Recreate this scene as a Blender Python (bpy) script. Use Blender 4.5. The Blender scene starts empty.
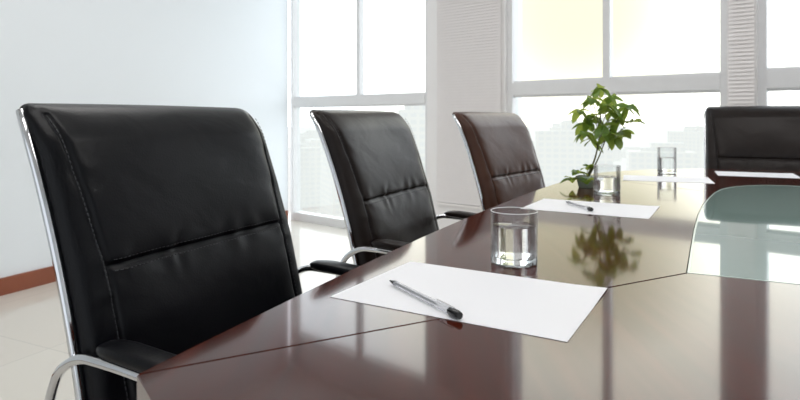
import bpy, bmesh, math, random
from mathutils import Vector, Matrix, noise
random.seed(7)
S=bpy.context.scene
COL=S.collection
CAMZ=0.976; F=584.0; HY=118.0; TZ=0.75
U=Vector((0.4352,0.9003)); V=Vector((0.9003,-0.4352)); C0=Vector((-0.233,0.514))
def tp(s,n): 
    p=C0+U*s+V*n; return (p.x,p.y)
def px_on(x,y,z=TZ):
    d=F*(CAMZ-z)/(y-HY); return ((x-400)/F*d, d)

# ---------- materials ----------
def newmat(name):
    m=bpy.data.materials.new(name); m.use_nodes=True
    nt=m.node_tree; b=nt.nodes['Principled BSDF']; return m,nt,b
def simple(name,col,rough=0.5,metal=0.0,coat=0.0,ior=1.5,var=0.0,scale=20,bump=0.0,bscale=200):
    m,nt,b=newmat(name)
    b.inputs['Base Color'].default_value=(*col,1); b.inputs['Roughness'].default_value=rough
    b.inputs['Metallic'].default_value=metal; b.inputs['Coat Weight'].default_value=coat; b.inputs['IOR'].default_value=ior
    tc=nt.nodes.new('ShaderNodeTexCoord')
    if var>0:
        n=nt.nodes.new('ShaderNodeTexNoise'); n.inputs['Scale'].default_value=scale
        nt.links.new(tc.outputs['Object'],n.inputs['Vector'])
        mx=nt.nodes.new('ShaderNodeMix'); mx.data_type='RGBA'
        mx.inputs['A'].default_value=(*[c*(1-var) for c in col],1); mx.inputs['B'].default_value=(*[min(1,c*(1+var)) for c in col],1)
        nt.links.new(n.outputs['Fac'],mx.inputs['Factor']); nt.links.new(mx.outputs['Result'],b.inputs['Base Color'])
    if bump>0:
        n=nt.nodes.new('ShaderNodeTexNoise'); n.inputs['Scale'].default_value=bscale; n.inputs['Detail'].default_value=4
        nt.links.new(tc.outputs['Object'],n.inputs['Vector'])
        bp=nt.nodes.new('ShaderNodeBump'); bp.inputs['Strength'].default_value=bump; bp.inputs['Distance'].default_value=0.002
        nt.links.new(n.outputs['Fac'],bp.inputs['Height']); nt.links.new(bp.outputs['Normal'],b.inputs['Normal'])
    return m
def leather(name,col,spec=.20):
    m=simple(name,col,rough=0.34,var=0.3,scale=8)
    nt=m.node_tree; b=nt.nodes['Principled BSDF']
    b.inputs['Specular IOR Level'].default_value=spec
    tc=nt.nodes.new('ShaderNodeTexCoord')
    v=nt.nodes.new('ShaderNodeTexVoronoi'); v.inputs['Scale'].default_value=300
    n=nt.nodes.new('ShaderNodeTexNoise'); n.inputs['Scale'].default_value=9; n.inputs['Detail'].default_value=2; n.inputs['Distortion'].default_value=.8
    mp=nt.nodes.new('ShaderNodeMapping'); mp.inputs['Scale'].default_value=(1,1,1.6)
    nt.links.new(tc.outputs['Object'],v.inputs['Vector']); nt.links.new(tc.outputs['Object'],mp.inputs['Vector']); nt.links.new(mp.outputs['Vector'],n.inputs['Vector'])
    b1=nt.nodes.new('ShaderNodeBump'); b1.inputs['Strength'].default_value=0.2; b1.inputs['Distance'].default_value=0.0006
    b2=nt.nodes.new('ShaderNodeBump'); b2.inputs['Strength'].default_value=0.38; b2.inputs['Distance'].default_value=0.0045
    nt.links.new(v.outputs['Distance'],b1.inputs['Height']); nt.links.new(n.outputs['Fac'],b2.inputs['Height'])
    nt.links.new(b2.outputs['Normal'],b1.inputs['Normal']); nt.links.new(b1.outputs['Normal'],b.inputs['Normal'])
    return m
M_leather=leather('black_leather',(0.0028,0.003,0.0045))
M_leather_glow=leather('glow_tint_leather',(0.013,0.008,0.0065),.24)  # black leather copy, warm window glow put into its colour
M_leather_flare=leather('flare_tint_leather',(0.070,0.028,0.016),.28)  # same black leather, sun flare painted in as lighter brown
M_thread=simple('dark_thread',(0.03,0.03,0.035),rough=0.5,var=0.1)
M_chrome=simple('chrome',(0.70,0.71,0.73),rough=0.08,metal=1.0,var=0.03)
M_wall=simple('painted_wall',(0.84,0.875,0.90),rough=0.7,var=0.01,scale=2,bump=0.05)
M_pillar=simple('painted_pillar',(0.93,0.905,0.895),rough=0.6,var=0.01,scale=2)
M_ceil=simple('ceiling_paint',(0.86,0.86,0.86),rough=0.8,var=0.01)
M_base=simple('orange_wood_trim',(0.25,0.065,0.025),rough=0.35,var=0.2,scale=6)
M_frame=simple('window_frame_paint',(0.84,0.835,0.835),rough=0.4,var=0.02)
M_blind=simple('blind_slats',(0.95,0.905,0.885),rough=0.45,var=0.02)
M_paper=simple('white_paper',(0.90,0.90,0.93),rough=0.6,var=0.005)
M_black=simple('black_plastic',(0.012,0.012,0.013),rough=0.25,var=0.1)
M_ink=simple('ink_refill',(0.03,0.03,0.04),rough=0.3,var=0.1)
M_pot=simple('pale_green_glaze',(0.42,0.50,0.40),rough=0.12,var=0.1)
M_soil=simple('soil',(0.03,0.02,0.012),rough=0.9,var=0.4,scale=80)
M_stem=simple('plant_stem',(0.16,0.16,0.07),rough=0.6,var=0.3,scale=60)
def leafmat():
    m=simple('leaf_green',(0.09,0.21,0.03),rough=0.35,var=0.4,scale=30)
    nt=m.node_tree; b=nt.nodes['Principled BSDF']
    tr=nt.nodes.new('ShaderNodeBsdfTranslucent'); tr.inputs['Color'].default_value=(0.52,0.62,0.12,1)
    mx=nt.nodes.new('ShaderNodeMixShader'); mx.inputs['Fac'].default_value=0.5
    out=nt.nodes['Material Output']
    nt.links.new(b.outputs[0],mx.inputs[1]); nt.links.new(tr.outputs[0],mx.inputs[2]); nt.links.new(mx.outputs[0],out.inputs['Surface'])
    return m
M_leaf=leafmat()
def wood():
    m,nt,b=newmat('mahogany_lacquer')
    tc=nt.nodes.new('ShaderNodeTexCoord'); mp=nt.nodes.new('ShaderNodeMapping'); mp.inputs['Scale'].default_value=(40,2.0,40)
    mp.inputs['Rotation'].default_value=(0,0,math.radians(25.8))
    nt.links.new(tc.outputs['Object'],mp.inputs['Vector'])
    n=nt.nodes.new('ShaderNodeTexNoise'); n.inputs['Scale'].default_value=1.5; n.inputs['Detail'].default_value=6; n.inputs['Distortion'].default_value=0.6
    nt.links.new(mp.outputs['Vector'],n.inputs['Vector'])
    cr=nt.nodes.new('ShaderNodeValToRGB'); cr.color_ramp.elements[0].position=0.3; cr.color_ramp.elements[0].color=(0.034,0.005,0.002,1)
    cr.color_ramp.elements[1].position=0.75; cr.color_ramp.elements[1].color=(0.085,0.014,0.006,1)
    nt.links.new(n.outputs['Fac'],cr.inputs['Fac']); nt.links.new(cr.outputs['Color'],b.inputs['Base Color'])
    b.inputs['Roughness'].default_value=0.08; b.inputs['IOR'].default_value=1.48
    b.inputs['Coat Weight'].default_value=0.12; b.inputs['Coat Roughness'].default_value=0.02
    return m
M_wood=wood()
M_inset=simple('green_glass_plate',(0.27,0.38,0.35),rough=0.03,coat=0.4,ior=1.6,var=0.03)
M_edge=simple('glass_edge_trim',(0.60,0.72,0.67),rough=0.15,var=0.03)
def floor_mat():
    m,nt,b=newmat('polished_tile')
    tc=nt.nodes.new('ShaderNodeTexCoord'); mp=nt.nodes.new('ShaderNodeMapping'); mp.inputs['Rotation'].default_value=(0,0,math.radians(25.3))
    br=nt.nodes.new('ShaderNodeTexBrick'); br.offset=0; br.inputs['Scale'].default_value=1.0
    br.inputs['Brick Width'].default_value=0.8; br.inputs['Row Height'].default_value=0.8; br.inputs['Mortar Size'].default_value=0.002
    br.inputs['Color1'].default_value=(0.68,0.63,0.56,1); br.inputs['Color2'].default_value=(0.70,0.66,0.59,1); br.inputs['Mortar'].default_value=(0.55,0.52,0.47,1)
    nt.links.new(tc.outputs['Object'],mp.inputs['Vector']); nt.links.new(mp.outputs['Vector'],br.inputs['Vector']); nt.links.new(br.outputs['Color'],b.inputs['Base Color'])
    b.inputs['Roughness'].default_value=0.15; return m
M_floor=floor_mat()
def glassmat(name,col=(1,1,1),ior=1.45,rough=0,tr=.2):
    m,nt,b=newmat(name); nt.nodes.remove(b)
    b=nt.nodes.new('ShaderNodeBsdfGlass'); b.inputs['Color'].default_value=(*col,1); b.inputs['Roughness'].default_value=rough; b.inputs['IOR'].default_value=ior
    t=nt.nodes.new('ShaderNodeBsdfTransparent'); t.inputs['Color'].default_value=(*col,1)
    mx=nt.nodes.new('ShaderNodeMixShader'); mx.inputs['Fac'].default_value=tr
    nt.links.new(b.outputs[0],mx.inputs[1]); nt.links.new(t.outputs[0],mx.inputs[2]); nt.links.new(mx.outputs[0],nt.nodes['Material Output'].inputs['Surface'])
    return m
def thinglass(name,tint=(.99,.995,.995),k=.5,off=.02):
    m,nt,b=newmat(name); nt.nodes.remove(b)
    t=nt.nodes.new('ShaderNodeBsdfTransparent'); t.inputs['Color'].default_value=(*tint,1)
    g=nt.nodes.new('ShaderNodeBsdfGlossy'); g.inputs['Roughness'].default_value=0.02
    lw=nt.nodes.new('ShaderNodeLayerWeight'); lw.inputs['Blend'].default_value=.25
    mt=nt.nodes.new('ShaderNodeMath'); mt.operation='MULTIPLY_ADD'; mt.inputs[1].default_value=k; mt.inputs[2].default_value=off
    mx=nt.nodes.new('ShaderNodeMixShader')
    nt.links.new(lw.outputs['Fresnel'],mt.inputs[0]); nt.links.new(mt.outputs[0],mx.inputs['Fac'])
    nt.links.new(t.outputs[0],mx.inputs[1]); nt.links.new(g.outputs[0],mx.inputs[2]); nt.links.new(mx.outputs[0],nt.nodes['Material Output'].inputs['Surface'])
    return m
M_thin=thinglass('tumbler_glass'); M_glass=glassmat('thick_glass',(.99,1,1),1.45,0,.05); M_water=glassmat('water',(1,1,1),1.33,0,.05)
M_rim_highlight=simple('rim_highlight',(.95,.97,.98),rough=.05,coat=.5,ior=1.6,var=.01)  # near-white opaque colour stands in for the highlight on the glass rim
def clearplastic():
    m=simple('clear_plastic',(.62,.64,.68),rough=.12,var=.02); nt=m.node_tree; b=nt.nodes['Principled BSDF']
    t=nt.nodes.new('ShaderNodeBsdfTransparent'); mx=nt.nodes.new('ShaderNodeMixShader'); mx.inputs['Fac'].default_value=.6
    nt.links.new(b.outputs[0],mx.inputs[1]); nt.links.new(t.outputs[0],mx.inputs[2]); nt.links.new(mx.outputs[0],nt.nodes['Material Output'].inputs['Surface']); return m
M_clear=clearplastic()
M_pane=thinglass('window_glass',(.97,.99,.98),.15,.02)
def hazemat(name,col,em):  # atmospheric haze imitated by emission on the facades
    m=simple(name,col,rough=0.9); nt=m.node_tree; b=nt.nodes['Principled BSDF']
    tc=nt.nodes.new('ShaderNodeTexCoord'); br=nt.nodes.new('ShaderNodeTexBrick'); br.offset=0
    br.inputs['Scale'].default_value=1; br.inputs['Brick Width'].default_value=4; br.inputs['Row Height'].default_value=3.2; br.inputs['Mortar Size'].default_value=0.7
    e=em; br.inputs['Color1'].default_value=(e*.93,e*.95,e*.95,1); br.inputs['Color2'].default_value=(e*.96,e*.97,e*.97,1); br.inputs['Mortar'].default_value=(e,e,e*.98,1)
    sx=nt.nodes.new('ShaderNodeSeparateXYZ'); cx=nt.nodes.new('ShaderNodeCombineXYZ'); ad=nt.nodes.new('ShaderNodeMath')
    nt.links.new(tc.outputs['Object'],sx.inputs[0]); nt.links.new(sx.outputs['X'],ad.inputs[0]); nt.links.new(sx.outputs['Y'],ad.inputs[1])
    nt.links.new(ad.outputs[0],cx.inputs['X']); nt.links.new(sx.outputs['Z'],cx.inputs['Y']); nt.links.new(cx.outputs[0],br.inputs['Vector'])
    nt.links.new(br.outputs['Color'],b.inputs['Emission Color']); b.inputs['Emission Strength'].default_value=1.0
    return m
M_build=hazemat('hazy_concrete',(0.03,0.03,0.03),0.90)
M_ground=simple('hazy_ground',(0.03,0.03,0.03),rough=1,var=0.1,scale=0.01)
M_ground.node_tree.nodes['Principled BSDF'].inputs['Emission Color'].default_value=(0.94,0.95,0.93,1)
M_ground.node_tree.nodes['Principled BSDF'].inputs['Emission Strength'].default_value=0.95  # pale glow painted in as haze over the ground

# ---------- mesh helpers ----------
def mobj(name,verts,faces,mat,smooth=False,parent=None,sharp=None):
    me=bpy.data.meshes.new(name); me.from_pydata([tuple(v) for v in verts],[],faces); me.update()
    bm=bmesh.new(); bm.from_mesh(me); bmesh.ops.remove_doubles(bm,verts=bm.verts,dist=1e-5); bmesh.ops.recalc_face_normals(bm,faces=bm.faces); bm.to_mesh(me); bm.free()
    if smooth:
        for p in me.polygons: p.use_smooth=True
        if sharp: me.set_sharp_from_angle(angle=math.radians(sharp))
    me.materials.append(mat)
    o=bpy.data.objects.new(name,me); COL.objects.link(o)
    if parent: o.parent=parent
    return o
def join_data(parts):
    V_=[];F_=[]
    for v,f in parts:
        k=len(V_); V_+=list(v); F_+=[tuple(i+k for i in ff) for ff in f]
    return V_,F_
def boxd(c,s,rz=0.0):
    hx,hy,hz=s[0]/2,s[1]/2,s[2]/2; R=Matrix.Rotation(rz,3,'Z')
    v=[R@Vector((x*hx,y*hy,z*hz))+Vector(c) for x in(-1,1) for y in(-1,1) for z in(-1,1)]
    f=[(0,1,3,2),(4,6,7,5),(0,4,5,1),(2,3,7,6),(0,2,6,4),(1,5,7,3)]
    return v,f
def prism(poly,z0,z1):
    n=len(poly); v=[(p[0],p[1],z0) for p in poly]+[(p[0],p[1],z1) for p in poly]
    f=[tuple(range(n-1,-1,-1)),tuple(range(n,2*n))]+[(i,(i+1)%n,n+(i+1)%n,n+i) for i in range(n)]
    return v,f
def lathe(profile,seg=48):
    v=[];f=[];n=len(profile)
    for i in range(seg):
        a=2*math.pi*i/seg
        for r,z in profile: v.append((r*math.cos(a),r*math.sin(a),z))
    for i in range(seg):
        j=(i+1)%seg
        for k in range(n-1): f.append((i*n+k,j*n+k,j*n+k+1,i*n+k+1))
    return v,f
def rounded(pts,r,n=6,closed=False):
    out=[]; N=len(pts)
    for i,p in enumerate(pts):
        p=Vector(p)
        if not closed and i in(0,N-1): out.append(p); continue
        a=Vector(pts[(i-1)%N]); b=Vector(pts[(i+1)%N]); rr=min(r,(a-p).length*.45,(b-p).length*.45)
        q0=p+(a-p).normalized()*rr; q1=p+(b-p).normalized()*rr
        for k in range(n+1):
            t=k/n; out.append(q0*(1-t)**2+p*2*t*(1-t)+q1*t*t)
    return out
def tube(pts,rad,seg=12,closed=False,flat=1.0):
    pts=[Vector(p) for p in pts]; N=len(pts); v=[];f=[]
    T=[]
    for i in range(N):
        if closed: t=pts[(i+1)%N]-pts[(i-1)%N]
        else: t=pts[min(i+1,N-1)]-pts[max(i-1,0)]
        T.append(t.normalized())
    up=Vector((1,0,0)) if abs(T[0].x)<.9 else Vector((0,0,1))
    nrm=(up-T[0]*up.dot(T[0])).normalized()
    for i in range(N):
        nrm=(nrm-T[i]*nrm.dot(T[i])).normalized(); b=T[i].cross(nrm)
        r=rad(i/(N-1)) if callable(rad) else rad
        for k in range(seg):
            a=2*math.pi*k/seg; v.append(pts[i]+nrm*math.cos(a)*r+b*math.sin(a)*r*flat)
    rng=N if closed else N-1
    for i in range(rng):
        j=(i+1)%N
        for k in range(seg):
            l=(k+1)%seg; f.append((i*seg+k,i*seg+l,j*seg+l,j*seg+k))
    if not closed:
        f.append(tuple(range(seg-1,-1,-1))); f.append(tuple((N-1)*seg+k for k in range(seg)))
    return v,f
def empty(name,label,cat,loc=(0,0,0),rz=0,group=None):
    e=bpy.data.objects.new(name,None); COL.objects.link(e); e.empty_display_size=.1
    e.location=loc; e.rotation_euler=(0,0,rz); e['label']=label; e['category']=cat
    if group: e['group']=group
    return e
def copy_tree(o,parent=None):
    c=o.copy(); COL.objects.link(c)
    if parent: c.parent=parent
    for ch in list(o.children): copy_tree(ch,c)
    return c
def struct(o): o['kind']='structure'; return o

# ---------- room ----------
A=Vector((-1.074,5.6)); W=Vector((0.768,-0.640)).normalized(); L=Vector((-0.4277,-0.904)).normalized()
WN=Vector((W.y,-W.x)); 
if WN.y>0: WN=-WN     # into the room
WOUT=-WN
def wt(px):
    r=(px-400)/F; return (r*A.y-A.x)/(W.x-r*W.y)
def wbox(t0,t1,z0,z1,o0,o1):
    a=A+W*t0+WOUT*o0; b=A+W*t1+WOUT*o0; c=A+W*t1+WOUT*o1; d=A+W*t0+WOUT*o1
    return prism([a,b,c,d],z0,z1)
B=A+W*6.0
A2=A+L*9.0; B2=B+L*7.5
CE=2.9
def out(p,q,th,z0,z1,side):
    d=(q-p).normalized(); n=Vector((-d.y,d.x))*side
    return prism([p,q,q+n*th,p+n*th],z0,z1)
struct(mobj('floor',*prism([A-L*.3-W*.2,B-L*.3+W*.3,B2+W*.3,A2-W*.3],-.1,0),M_floor))
struct(mobj('ceiling',*prism([A-L*.3-W*.2,B-L*.3+W*.3,B2+W*.3,A2-W*.3],CE,CE+.1),M_ceil))
struct(mobj('wall_left',*out(A,A2,.15,0,CE,-1),M_wall))
struct(mobj('wall_right',*out(B,B2,.15,0,CE,1),M_wall))
struct(mobj('baseboard_left',*out(A+L*0.02,A2,.018,0,.094,1),M_base))
t1=wt(427); t2=wt(505); t3=wt(727); t4=wt(757); t5=wt(900)
struct(mobj('wall_back',*wbox(t1,t2,0,CE,0.0,.25),M_pillar))
struct(mobj('wall_back',*wbox(t3,t4,0,CE,0.0,.25),M_pillar))
struct(mobj('wall_back',*wbox(t5,6.0,0,CE,0.0,.25),M_pillar))
for (a,b) in ((0,t1),(t2,t3),(t4,t5)):
    struct(mobj('wall_back',*wbox(a,b,2.65,CE,0.02,.23),M_pillar))
def window(i,a,b,muls,rz0,rz1):
    z0,z1=0.0,2.65; fw=.04
    parts=[wbox(a,a+fw,z0,z1,.03,.12),wbox(b-fw,b,z0,z1,.03,.12),wbox(a+fw,b-fw,z0,z0+.075,.03,.12),wbox(a+fw,b-fw,z1-.06,z1,.03,.12),
           wbox(a+fw,b-fw,rz0,rz1,.02,.10)]
    for m,w in muls: parts.append(wbox(m-w/2,m+w/2,rz1,z1-.06,.035,.09))
    parts.append(wbox(a+fw,b-fw,rz1,rz1+.015,.05,.08)); parts.append(wbox(a+fw,b-fw,rz0-.015,rz0,.05,.08))
    fr=struct(mobj('window_%d'%i,*join_data(parts),M_frame))
    p=mobj('window_pane',*wbox(a+fw/2,b-fw/2,z0+.04,z1-.03,.072,.078),M_pane,parent=fr)
    return fr
window(1,0.0,t1,[(wt(355),.04)],1.09,1.165)
window(2,t2,t3,[(wt(604),.045)],1.135,1.22)
window(3,t4,t5,[(wt(835),.045)],1.135,1.23)
def blind(a,b,label):
    parts=[]
    z=.35
    while z<2.55:
        p0=A+W*a+WN*.013; p1=A+W*b+WN*.013; q1=A+W*b+WN*.022; q0=A+W*a+WN*.022
        v=[(p0.x,p0.y,z+.015),(p1.x,p1.y,z+.015),(q1.x,q1.y,z-.006),(q0.x,q0.y,z-.006)]
        v+=[(x,y,zz+.0012) for x,y,zz in v]
        parts.append((v,[(3,2,1,0),(4,5,6,7),(0,1,5,4),(1,2,6,5),(2,3,7,6),(3,0,4,7)]))
        z+=.0215
    hv=prism([A+W*a+WN*.004,A+W*b+WN*.004,A+W*b+WN*.045,A+W*a+WN*.045],2.57,2.62)
    o=empty('window_blind',label,'blind',(0,0,0),group='venetian blinds beside the windows')
    mobj('slats',*join_data(parts),M_blind,parent=o)
    mobj('head_rail',*hv,M_blind,parent=o)
    mobj('bottom_rail',*prism([A+W*a+WN*.010,A+W*b+WN*.010,A+W*b+WN*.026,A+W*a+WN*.026],.322,.338),M_blind,parent=o)
    return o
blind(wt(438),wt(502),'wide pale venetian blind covering the pillar between windows')
blind(wt(729),wt(755),'narrow pale venetian blind hanging against the slim pillar')

# ---------- conference table ----------
half=.75
def mirror(pts): return [(s,2*half-n) for s,n in reversed(pts)]
def arc(p,q,mid,n=8):
    out_=[]
    for k in range(n+1):
        t=k/n; out_.append(((1-t)**2*p[0]+2*t*(1-t)*mid[0]+t*t*q[0],(1-t)**2*p[1]+2*t*(1-t)*mid[1]+t*t*q[1]))
    return out_
left_out=[(0,0)]+arc((0.0,0.0),(2.0,0.075),(1.05,-0.045),16)[1:]
far_half=[(2.0,.075),(2.12,.105),(2.22,.15),(2.32,.215),(2.42,.30),(2.50,.40),(2.56,.50),(2.60,.62),(2.62,.75)]
near_half=[(0,0),(-.03,.055),(-.10,.115),(-.18,.18),(-.27,.26),(-.36,.36),(-.43,.48),(-.47,.60),(-.49,.75)]
inL=[(.588,.44)]+[(.77,.447),(.96,.455),(1.15,.466),(1.35,.482),(1.5,.50),(1.65,.522)]
inFar=[(1.65,.522),(1.75,.545),(1.84,.58),(1.91,.635),(1.95,.69),(1.96,.75)]
table=empty('conference_table','large glossy dark mahogany conference table with glass inset','table',(0,0,0))
TH=.045
def inward(poly,d):
    P=[Vector(p) for p in poly]; ar=sum(P[i].x*P[(i+1)%len(P)].y-P[(i+1)%len(P)].x*P[i].y for i in range(len(P)))
    sg=1 if ar>0 else -1; o=[]
    for i in range(len(P)):
        a=P[i-1];b=P[i];c=P[(i+1)%len(P)]
        d1=(b-a).normalized();d2=(c-b).normalized()
        n1=Vector((-d1.y,d1.x))*sg;n2=Vector((-d2.y,d2.x))*sg
        m=(n1+n2); m=m/max(.3,m.dot(n1)); o.append(b+m*d)
    return [tuple(p) for p in o]
def panel(poly,gap=.0011,bev=.0009):
    P0=[tp(s,n) for s,n in inward(poly,gap)]; P1=[tp(s,n) for s,n in inward(poly,gap+bev)]
    n=len(P0)
    v=[(*p,TZ-TH) for p in P0]+[(*p,TZ-bev) for p in P0]+[(*p,TZ) for p in P1]
    f=[tuple(range(n))]+[tuple(range(2*n,3*n))]
    for i in range(n):
        j=(i+1)%n; f+=[(i,j,n+j,n+i),(n+i,n+j,2*n+j,2*n+i)]
    return mobj('tabletop_panel',v,f,M_wood,parent=table)
panel(left_out+list(reversed(inL)))
panel(mirror(left_out+list(reversed(inL))))
panel(near_half+mirror(near_half)[1:]+[(.588,1.06),(.588,.44)])
panel(far_half+mirror(far_half)[1:]+[(s,2*half-n) for s,n in inFar]+list(reversed(inFar))[1:])
inset=inL+inFar[1:]
insetp=inset+[(s,2*half-n) for s,n in reversed(inset)][1:]
rim_in=inward(insetp,.003)
N=len(insetp)
v=[(*tp(s,n),TZ+.0004) for s,n in insetp]+[(*tp(s,n),TZ+.0004) for s,n in rim_in]+[(*tp(s,n),TZ-.02) for s,n in insetp]+[(*tp(s,n),TZ-.02) for s,n in rim_in]
f=[]
for i in range(N):
    j=(i+1)%N
    f+=[(i,j,N+j,N+i),(2*N+i,3*N+i,3*N+j,2*N+j),(i,2*N+i,2*N+j,j),(N+i,N+j,3*N+j,3*N+i)]
mobj('inset_trim',v,f,M_edge,parent=table)
mobj('glass_inset',*prism([tp(s,n) for s,n in rim_in],TZ-.018,TZ),M_inset,parent=table)
bpoly=[(.0,.35),(2.0,.38),(2.25,.6),(2.25,.9),(2.0,1.12),(.0,1.15),(-.15,.9),(-.15,.6)]
mobj('table_base',*prism([tp(s,n) for s,n in bpoly],0,TZ-TH),M_wood,parent=table)

# ---------- chair ----------
def smooth01(x): x=max(0,min(1,x)); return x*x*(3-2*x)
def spine(z): return -.27+(1.0-z)*.30 + .018*math.sin(max(0,(z-.5)/.5)*math.pi) -.018*smooth01((z-.94)/.06)
HW0=.247
ZS=.762
def hwf(z): return HW0-.004*(1-z)/.5
def seamx(z): return HW0-(.022+.026*min(1,max(0,(1-z)/.25)))
def front_off(x,z):
    sx=seamx(z); dx=abs(x)-sx; pan=0
    if dx<0:
        if z>ZS: pz=1-((z-ZS-.12)/.122)**4
        else: pz=1-((z-.62)/.144)**4
        pan=.010*max(0,1-(abs(x)/sx)**8)**.5*max(0,pz)**.5
    gro=.005*math.exp(-(dx/.0032)**2) if z<.985 else 0
    if dx<0.0: gro=max(gro,.006*math.exp(-((z-ZS)/.0036)**2))
    nz_=noise.noise(Vector((x*7,z*12,3.1)))*.002
    nz_+=.0014*math.sin(x*85+noise.noise(Vector((x*12,z*8,1)))*6)*math.exp(-((z-ZS)/.026)**2)*(1 if dx<0 else 0)
    nz_+=.0008*math.sin(z*90+noise.noise(Vector((x*9,z*12,5)))*7)*math.exp(-(dx/.03)**2)
    return .034+pan-gro+nz_
def backrest_mesh():
    nx,nz=150,170; z0,z1=.485,1.0; r=.022
    def P(i,k,front):
        a=-1+2*i/nx; w=math.sin(a*math.pi/2)*.45+a*.55
        b=-1+2*k/nz; q=math.sin(b*math.pi/2)*.45+b*.55
        z=z0+(z1-z0)*(q+1)/2
        hw=hwf(z)
        if z>z1-r: 
            d=(z-(z1-r))/r; hw=hw-r*.9+r*.9*math.sqrt(max(0,1-d*d))
        x=hw*w
        ex=max(0,1-abs(w)**16)**.5; ez=max(0,1-abs(q)**30)**.5; e=ex*ez
        wing=.008*(abs(x)/HW0)**2
        zz=z-.002*(x/HW0)**2*smooth01((z-.9)/.1)
        y=spine(z)+wing+(e*front_off(x,z) if front else -e*.020)
        return (x,y,zz)
    v=[];f=[]
    for fr in (True,False):
        k0=len(v)
        for k in range(nz+1):
            for i in range(nx+1): v.append(P(i,k,fr))
        for k in range(nz):
            for i in range(nx):
                a=k0+k*(nx+1)+i; f.append((a,a+1,a+nx+2,a+nx+1))
    return v,f
def surf(x,z,lift=0): 
    return Vector((x,spine(z)+.008*(abs(x)/HW0)**2+front_off(x,z)+lift,z))
def stitches():
    parts=[]
    def dash(p,q): parts.append(tube([p,(p+q)/2+Vector((0,.0006,0)),q],.0007,5))
    for zz in (ZS+.008,ZS-.008):
        x=-seamx(ZS)+.004
        while x<seamx(ZS)-.008:
            dash(surf(x,zz,.0002),surf(x+.0045,zz,.0002)); x+=.0075
    for sg in (1,-1):
        z=.52
        while z<.975:
            dash(surf(sg*(seamx(z)+.006),z,.0002),surf(sg*(seamx(z+.0045)+.006),z+.0045,.0002)); z+=.0075
    return join_data(parts)
def seat_mesh():
    v=[];f=[];n=60
    for top in (1,0):
        k0=len(v)
        for k in range(n+1):
            for i in range(n+1):
                a=-1+2*i/n; b=-1+2*k/n
                w=math.sin(a*math.pi/2)*.5+a*.5; q=math.sin(b*math.pi/2)*.5+b*.5
                x=.234*w; y=.055+.215*q
                e=max(0,1-abs(w)**6)**.5*max(0,1-abs(q)**6)**.5
                gr=.006*math.exp(-((abs(x)-.18)/.005)**2)
                z=.455+(e*(.045+.012*(1-w*w)-gr) - .02*smooth01((q-.5)/.5) if top else -e*.03- .02*smooth01((q-.5)/.5))
                v.append((x,y,z))
        for k in range(n):
            for i in range(n):
                a=k0+k*(n+1)+i; f.append((a,a+1,a+n+2,a+n+1))
    return v,f
def build_chair(label,mat):
    ch=empty('office_chair',label,'chair',group='leather chairs around the table')
    br=mobj('backrest',*backrest_mesh(),mat,smooth=True,parent=ch)
    mobj('stitching',*stitches(),M_thread,parent=br)
    mobj('seat',*seat_mesh(),mat,smooth=True,parent=ch)
    side=[]
    for z in (.982,.95,.90,.85,.80,.74,.68,.62,.56,.50):
        side.append((hwf(z)+.004,spine(z)+.004,z))
    side[0]=(hwf(.98)-.004,spine(.98)-.0,.986)
    X=side[-1][0]
    side+=[(X,-.10,.405),(X,.25,.405),(X,.27,.013),(X,-.26,.013)]
    full=side+[(-x,y,z) for x,y,z in reversed(side)]
    pts=rounded(full,.05,6)
    mobj('frame',*tube(pts,.0063,12),M_chrome,smooth=True,parent=ch)
    mobj('seat_support',*join_data([boxd((0,.0,.405),(.48,.03,.016)),boxd((0,.16,.405),(.48,.03,.016)),boxd((0,.08,.418),(.36,.30,.012))]),M_chrome,parent=ch)
    for sg in (1,-1):
        Xa=.260*sg
        prof=[(-.188,.560),(-.180,.592),(-.163,.632),(-.12,.658),(-.05,.657),(.13,.645),(.160,.615),(.15,.415)]
        pts=rounded([(Xa,y,z) for y,z in prof],.035,6)
        arm=mobj('armrest',*tube(pts,.0068,12),M_chrome,smooth=True,parent=ch)
        n=18; pv=[];pf=[]; seg=16
        for i in range(n+1):
            t=i/n; y=-.10+.225*t; z=.669-.012*max(0,(y+.05)/.18)
            s=max(.001,1-abs(2*t-1)**6)**.5
            for k in range(seg):
                a=2*math.pi*k/seg; ca,sa=math.cos(a),math.sin(a)
                pv.append((sg*.245+ .021*s*math.copysign(abs(ca)**.6,ca), y, z+.002+.010*s*math.copysign(abs(sa)**.6,sa)))
        for i in range(n):
            for k in range(seg):
                l=(k+1)%seg; pf.append((i*seg+k,i*seg+l,(i+1)*seg+l,(i+1)*seg+k))
        pf+= [tuple(range(seg)),tuple(n*seg+k for k in range(seg))]
        pad=mobj('arm_pad',pv,pf,mat,smooth=True,parent=arm)
        pad['label']='black padded leather arm top'
    return ch
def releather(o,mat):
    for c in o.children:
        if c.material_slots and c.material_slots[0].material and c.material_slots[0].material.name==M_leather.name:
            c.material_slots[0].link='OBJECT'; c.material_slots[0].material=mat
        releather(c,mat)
def place(ch,topmid,facing,sc=1.0):
    f=Vector(facing).normalized(); loc=Vector(topmid)+f*.27*sc
    th=math.atan2(-f.x,f.y); ch.location=(loc.x,loc.y,0); ch.rotation_euler=(0,0,th); ch.scale=(sc,sc,sc)
c1=build_chair('black leather conference chair with chrome arms at the table corner',M_leather)
place(c1,(-.449,1.077),V)
c2=copy_tree(c1); releather(c2,M_leather_glow); place(c2,(-.119,1.727),V); c2['label']='black leather conference chair with chrome arms along the table edge'
c3=copy_tree(c1); releather(c3,M_leather_flare); c3['label']='black leather conference chair with sun-flare tint near the green plant'
ph=math.radians(37.5); wd=Vector((math.sin(ph),math.cos(ph)))
p3=Vector((.0942*2.12,2.12))+wd*.242; place(c3,p3,(wd.y,-wd.x)); 
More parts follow.
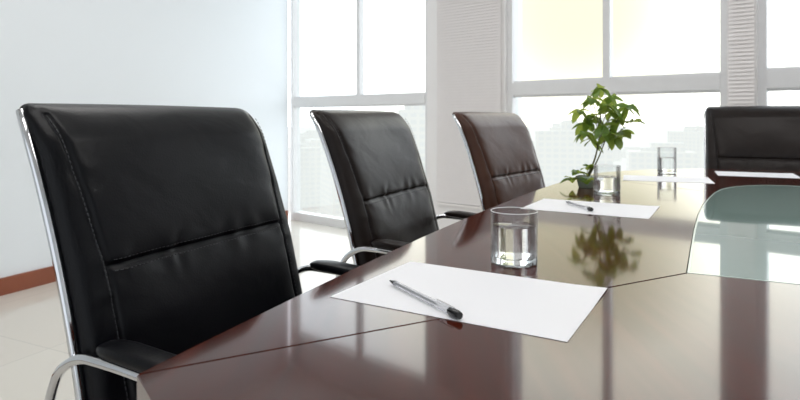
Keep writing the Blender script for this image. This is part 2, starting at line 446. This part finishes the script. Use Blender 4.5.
c4=copy_tree(c1); releather(c4,M_leather_glow); place(c4,(1.745,2.785),(-.4352,-.9003),1.035); c4['label']='black leather chair at head of table before the windows'

# ---------- paper ----------
def paper(label,c,ang,z=TZ+.0006,w=.297,h=.21,group='blank paper sheets on the table'):
    n=14;v=[];f=[]
    for i in range(n+1):
        for k in range(n+1):
            x=(i/n-.5)*w; y=(k/n-.5)*h
            lift=.0015*max(0,(i/n-.8)/.2)**2*max(0,(k/n-.6)/.4)
            v.append((x,y,lift))
    for i in range(n):
        for k in range(n): 
            a=i*(n+1)+k; f.append((a,a+1,a+n+2,a+n+1))
    o=mobj('paper_sheet',v,f,M_paper,smooth=False); o.location=(c[0],c[1],z); o.rotation_euler=(0,0,ang)
    m=o.modifiers.new('thick','SOLIDIFY'); m.thickness=.0003; m.offset=1
    o['label']=label; o['category']='paper'; o['group']=group
    return o
cA=[px_on(*p) for p in ((330,297),(410,262),(608,290),(567,341))]
cx=sum(p[0] for p in cA)/4; cy=sum(p[1] for p in cA)/4
paper('blank white sheet of paper with a pen lying on it',(cx,cy),math.radians(-30))
paper('blank white sheet of paper with pen beside a water glass',(.480,1.47),math.radians(-30))
paper('blank white sheet of paper near the tallest water glass',(.985,2.16),math.radians(-22))
paper('blank white sheet of paper before the end chair',(1.42,2.33),math.radians(-25),w=.28)

# ---------- pens ----------
def pen(label,p,q,z):
    p=Vector(p);q=Vector(q);d=q-p;Ln=d.length
    e=empty('pen',label,'pen',(p.x,p.y,z),math.atan2(d.y,d.x),group='ballpoint pens')
    def lx(prof,name,mat):
        v,f=lathe(prof,20); v=[(b,-a,c) for a,c,b in [(x,y,zz) for x,y,zz in v]]
        return mobj(name,v,f,mat,smooth=True,parent=e,sharp=40)
    lx([(0,0),(.0010,0),(.0014,.003),(.0030,.011),(.0034,.014),(0,.014)],'tip',M_black)
    lx([(0,.014),(.0036,.0145),(.0040,Ln*.88),(0,Ln*.88)],'barrel',M_clear)
    lx([(0,.015),(.0012,.0155),(.0012,Ln*.70),(0,Ln*.702)],'ink_tube',M_ink)
    lx([(0,Ln*.875),(.0044,Ln*.877),(.0048,Ln*.89),(.0048,Ln*.975),(.0040,Ln),(0,Ln)],'cap',M_black)
    mobj('clip',*boxd((Ln*.82,0,.0056),(Ln*.22,.0020,.0010)),M_chrome,parent=e)
    return e
pen('clear ballpoint pen with black cap lying on paper',px_on(390,285),px_on(460,321),TZ+.0058)
pen('clear ballpoint pen on paper beside a water glass',px_on(566,204),px_on(592,212),TZ+.0058)

# ---------- water glasses ----------
def glass(label,c,sc=1.0,fill=.045,zs=1.0):
    e=empty('water_glass',label,'glass',(c[0],c[1],TZ+.0003),0,group='water tumblers on the table'); e.scale=(sc,sc,sc*zs)
    R=.0365;H=.081
    tb=mobj('tumbler',*lathe([(R-.0006,.0005),(R,H-.0008),(R-.0005,H),(R-.0013,H),(R-.0018,H-.0008),(R-.0020,.0125)],96),M_thin,smooth=True,parent=e,sharp=50)
    mobj('rim',*tube([((R-.0009)*math.cos(a*math.pi/32),(R-.0009)*math.sin(a*math.pi/32),H+.0002) for a in range(64)],.0006,8,closed=True),M_rim_highlight,smooth=True,parent=tb)
    mobj('glass_bottom',*lathe([(0,0),(R-.004,0),(R-.0014,.0015),(R-.0010,.004),(R-.0010,.010),(R-.0022,.0118),(0,.0105)],96),M_glass,smooth=True,parent=e,sharp=50)
    mobj('water',*lathe([(0,.0108),(R-.0024,.0121),(R-.0021,fill),(R-.003,fill-.0006),(0,fill-.0008)],96),M_water,smooth=True,parent=e,sharp=50)
    return e
glass('clear glass tumbler half full of water beside nearest paper',px_on(514,263),1.0,.059)
glass('clear glass tumbler of water beside the potted plant',px_on(607,194.5),1.05,.05)
glass('tall clear glass tumbler of water beside paper',(1.085,2.375),1.0,.05,1.3)

# ---------- plant ----------
pl=Vector((.606,1.90))
plant=empty('potted_plant','small leafy green plant in pale pot on the table','plant',(pl.x,pl.y,TZ))
mobj('pot',*lathe([(0,0),(.022,0),(.025,.003),(.031,.030),(.033,.033),(.033,.038),(.030,.038),(.029,.032),(0,.032)],40),M_pot,smooth=True,parent=plant)
mobj('soil',*lathe([(0,.035),(.02,.036),(.0288,.0335),(.0288,.032)],30),M_soil,smooth=True,parent=plant)
def leaf(base,dirv,length,width,droop,roll):
    d=Vector(dirv).normalized(); side=d.cross(Vector((0,0,1)))
    if side.length<.1: side=Vector((1,0,0))
    side.normalize(); side=Matrix.Rotation(roll,3,d)@side; up=side.cross(d)
    v=[];f=[];n=8
    for i in range(n+1):
        t=i/n; w=width*math.sin(math.pi*min(1,t*.95+.03))**.62*(1-.15*t)
        if i==n: w=.0004
        c=base+d*length*t+Vector((0,0,-droop*length*t*t))
        v+= [c-side*w+up*w*.3, c, c+side*w+up*w*.3]
    for i in range(n):
        a=i*3; f+=[(a,a+1,a+4,a+3),(a+1,a+2,a+5,a+4)]
    return v,f
K=1.90/F
def lp(x,y,dy=0.0):
    return Vector(((x-400)*K-pl.x, dy, (HY-y)*K+CAMZ-TZ))
stems=[];leaves=[]
trunk=[Vector((0.002,0,.034)),lp(595,160),lp(600,135),lp(601,104)]
stems.append(tube(rounded(trunk,.05,5),lambda t:.0034-.0018*t,8))
stems.append(tube(rounded([Vector((.008,.004,.034)),lp(599,160,.01),lp(608,136,.01),lp(618,114,.01)],.05,5),lambda t:.0028-.0014*t,8))
clusters=[(600,88,.01,7),(589,99,-.03,7),(613,97,.03,7),(624,108,-.02,7),(583,111,.03,6),(604,106,-.04,7),(630,105,.01,5),(589,123,.02,7),(616,120,.0,7),(625,132,.03,6),(582,132,-.02,6),(606,134,-.03,6),(632,122,0,5),(598,116,.04,7),(610,112,-.02,6),(594,140,.02,4),(615,138,-.01,5),(600,126,-.03,6)]
for x,y,dy,n in clusters:
    tip=lp(x,y,dy); st=lp(600+(8 if x>610 else 0),148-(134-y)*.5,0)
    mid=(tip+st)/2+Vector((0,0,.004))
    stems.append(tube(rounded([st,mid,tip],.02,4),.0011,6))
    a0=random.random()*6.28
    for i in range(n):
        a=a0+i*2*math.pi/n+random.uniform(-.2,.2); el=random.uniform(-.8,.5)
        leaves.append(leaf(tip,(math.cos(a)*math.cos(el),math.sin(a)*math.cos(el),math.sin(el)),random.uniform(.036,.052),random.uniform(.0125,.016),random.uniform(.2,.6),random.uniform(-.7,.7)))
for x,y,dy,n in [(576,173,-.02,7),(588,168,-.01,7),(571,179,-.01,6),(582,180,-.045,6)]:
    tip=lp(x,y,dy); st=Vector((0,0,.034))
    stems.append(tube(rounded([st,(tip+st)/2+Vector((0,0,.01)),tip],.02,4),.0012,6))
    for i in range(n):
        a=i*2*math.pi/n+random.random(); el=random.uniform(-.1,.8)
        leaves.append(leaf(tip,(math.cos(a)*math.cos(el),math.sin(a)*math.cos(el),math.sin(el)),random.uniform(.028,.040),.012,.4,random.uniform(-.4,.4)))
mobj('stem',*join_data(stems),M_stem,smooth=True,parent=plant)
mobj('foliage',*join_data(leaves),M_leaf,smooth=True,parent=plant)

# ---------- outside city ----------
GZ=-60
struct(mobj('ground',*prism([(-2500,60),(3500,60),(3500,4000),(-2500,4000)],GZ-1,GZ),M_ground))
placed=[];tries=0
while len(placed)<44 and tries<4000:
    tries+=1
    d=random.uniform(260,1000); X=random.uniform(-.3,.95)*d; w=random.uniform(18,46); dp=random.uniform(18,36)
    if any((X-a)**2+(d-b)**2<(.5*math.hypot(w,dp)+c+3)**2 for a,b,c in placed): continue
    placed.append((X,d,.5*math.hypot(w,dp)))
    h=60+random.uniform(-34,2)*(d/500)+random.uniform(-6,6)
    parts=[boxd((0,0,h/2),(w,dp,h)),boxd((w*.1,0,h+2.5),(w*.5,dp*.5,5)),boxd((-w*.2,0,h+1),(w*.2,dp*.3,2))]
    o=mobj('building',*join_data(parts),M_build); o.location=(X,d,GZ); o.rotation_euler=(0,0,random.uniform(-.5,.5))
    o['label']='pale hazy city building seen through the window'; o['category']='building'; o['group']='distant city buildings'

# ---------- world ----------
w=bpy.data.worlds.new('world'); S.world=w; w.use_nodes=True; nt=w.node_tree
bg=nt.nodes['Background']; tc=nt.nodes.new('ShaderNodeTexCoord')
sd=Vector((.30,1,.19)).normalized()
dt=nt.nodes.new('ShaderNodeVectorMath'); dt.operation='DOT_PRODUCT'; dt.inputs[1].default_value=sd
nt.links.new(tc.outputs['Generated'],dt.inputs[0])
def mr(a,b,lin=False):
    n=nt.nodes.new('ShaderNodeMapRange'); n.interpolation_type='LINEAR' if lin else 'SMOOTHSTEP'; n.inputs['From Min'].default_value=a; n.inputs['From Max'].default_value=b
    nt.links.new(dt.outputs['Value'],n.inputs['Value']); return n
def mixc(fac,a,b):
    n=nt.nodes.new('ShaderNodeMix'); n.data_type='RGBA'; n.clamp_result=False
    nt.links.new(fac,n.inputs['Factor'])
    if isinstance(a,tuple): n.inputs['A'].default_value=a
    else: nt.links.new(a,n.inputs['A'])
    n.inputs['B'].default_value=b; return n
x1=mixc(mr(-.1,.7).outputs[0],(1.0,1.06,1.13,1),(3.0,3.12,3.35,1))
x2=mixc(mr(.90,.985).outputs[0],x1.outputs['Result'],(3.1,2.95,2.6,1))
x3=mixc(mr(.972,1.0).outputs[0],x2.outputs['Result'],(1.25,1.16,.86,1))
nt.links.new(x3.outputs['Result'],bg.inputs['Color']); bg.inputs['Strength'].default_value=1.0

# ---------- fill lights added under the ceiling, no fixtures ----------
for (x,y) in ((-.9,2.6),(-.4,.6),(1.5,1.0)):
    ld=bpy.data.lights.new('fill_light','AREA'); ld.shape='RECTANGLE'; ld.size=1.2; ld.size_y=1.2; ld.energy=15; ld.color=(1.0,.98,.96)
    lo=bpy.data.objects.new('fill_light',ld); COL.objects.link(lo); lo.location=(x,y,CE-.02); lo.rotation_euler=(0,0,-.44)

# ---------- camera ----------
cd=bpy.data.cameras.new('camera'); cam=bpy.data.objects.new('camera',cd); COL.objects.link(cam)
cam.location=(0,0,CAMZ); cam.rotation_euler=(math.radians(90),0,0); cd.sensor_width=36; cd.lens=F/800*36
cd.shift_y=-(200-HY)/800; cd.clip_start=.02; cd.clip_end=6000
cd.dof.use_dof=True; cd.dof.focus_distance=.95; cd.dof.aperture_fstop=9
S.camera=cam
S.view_settings.view_transform='Standard'
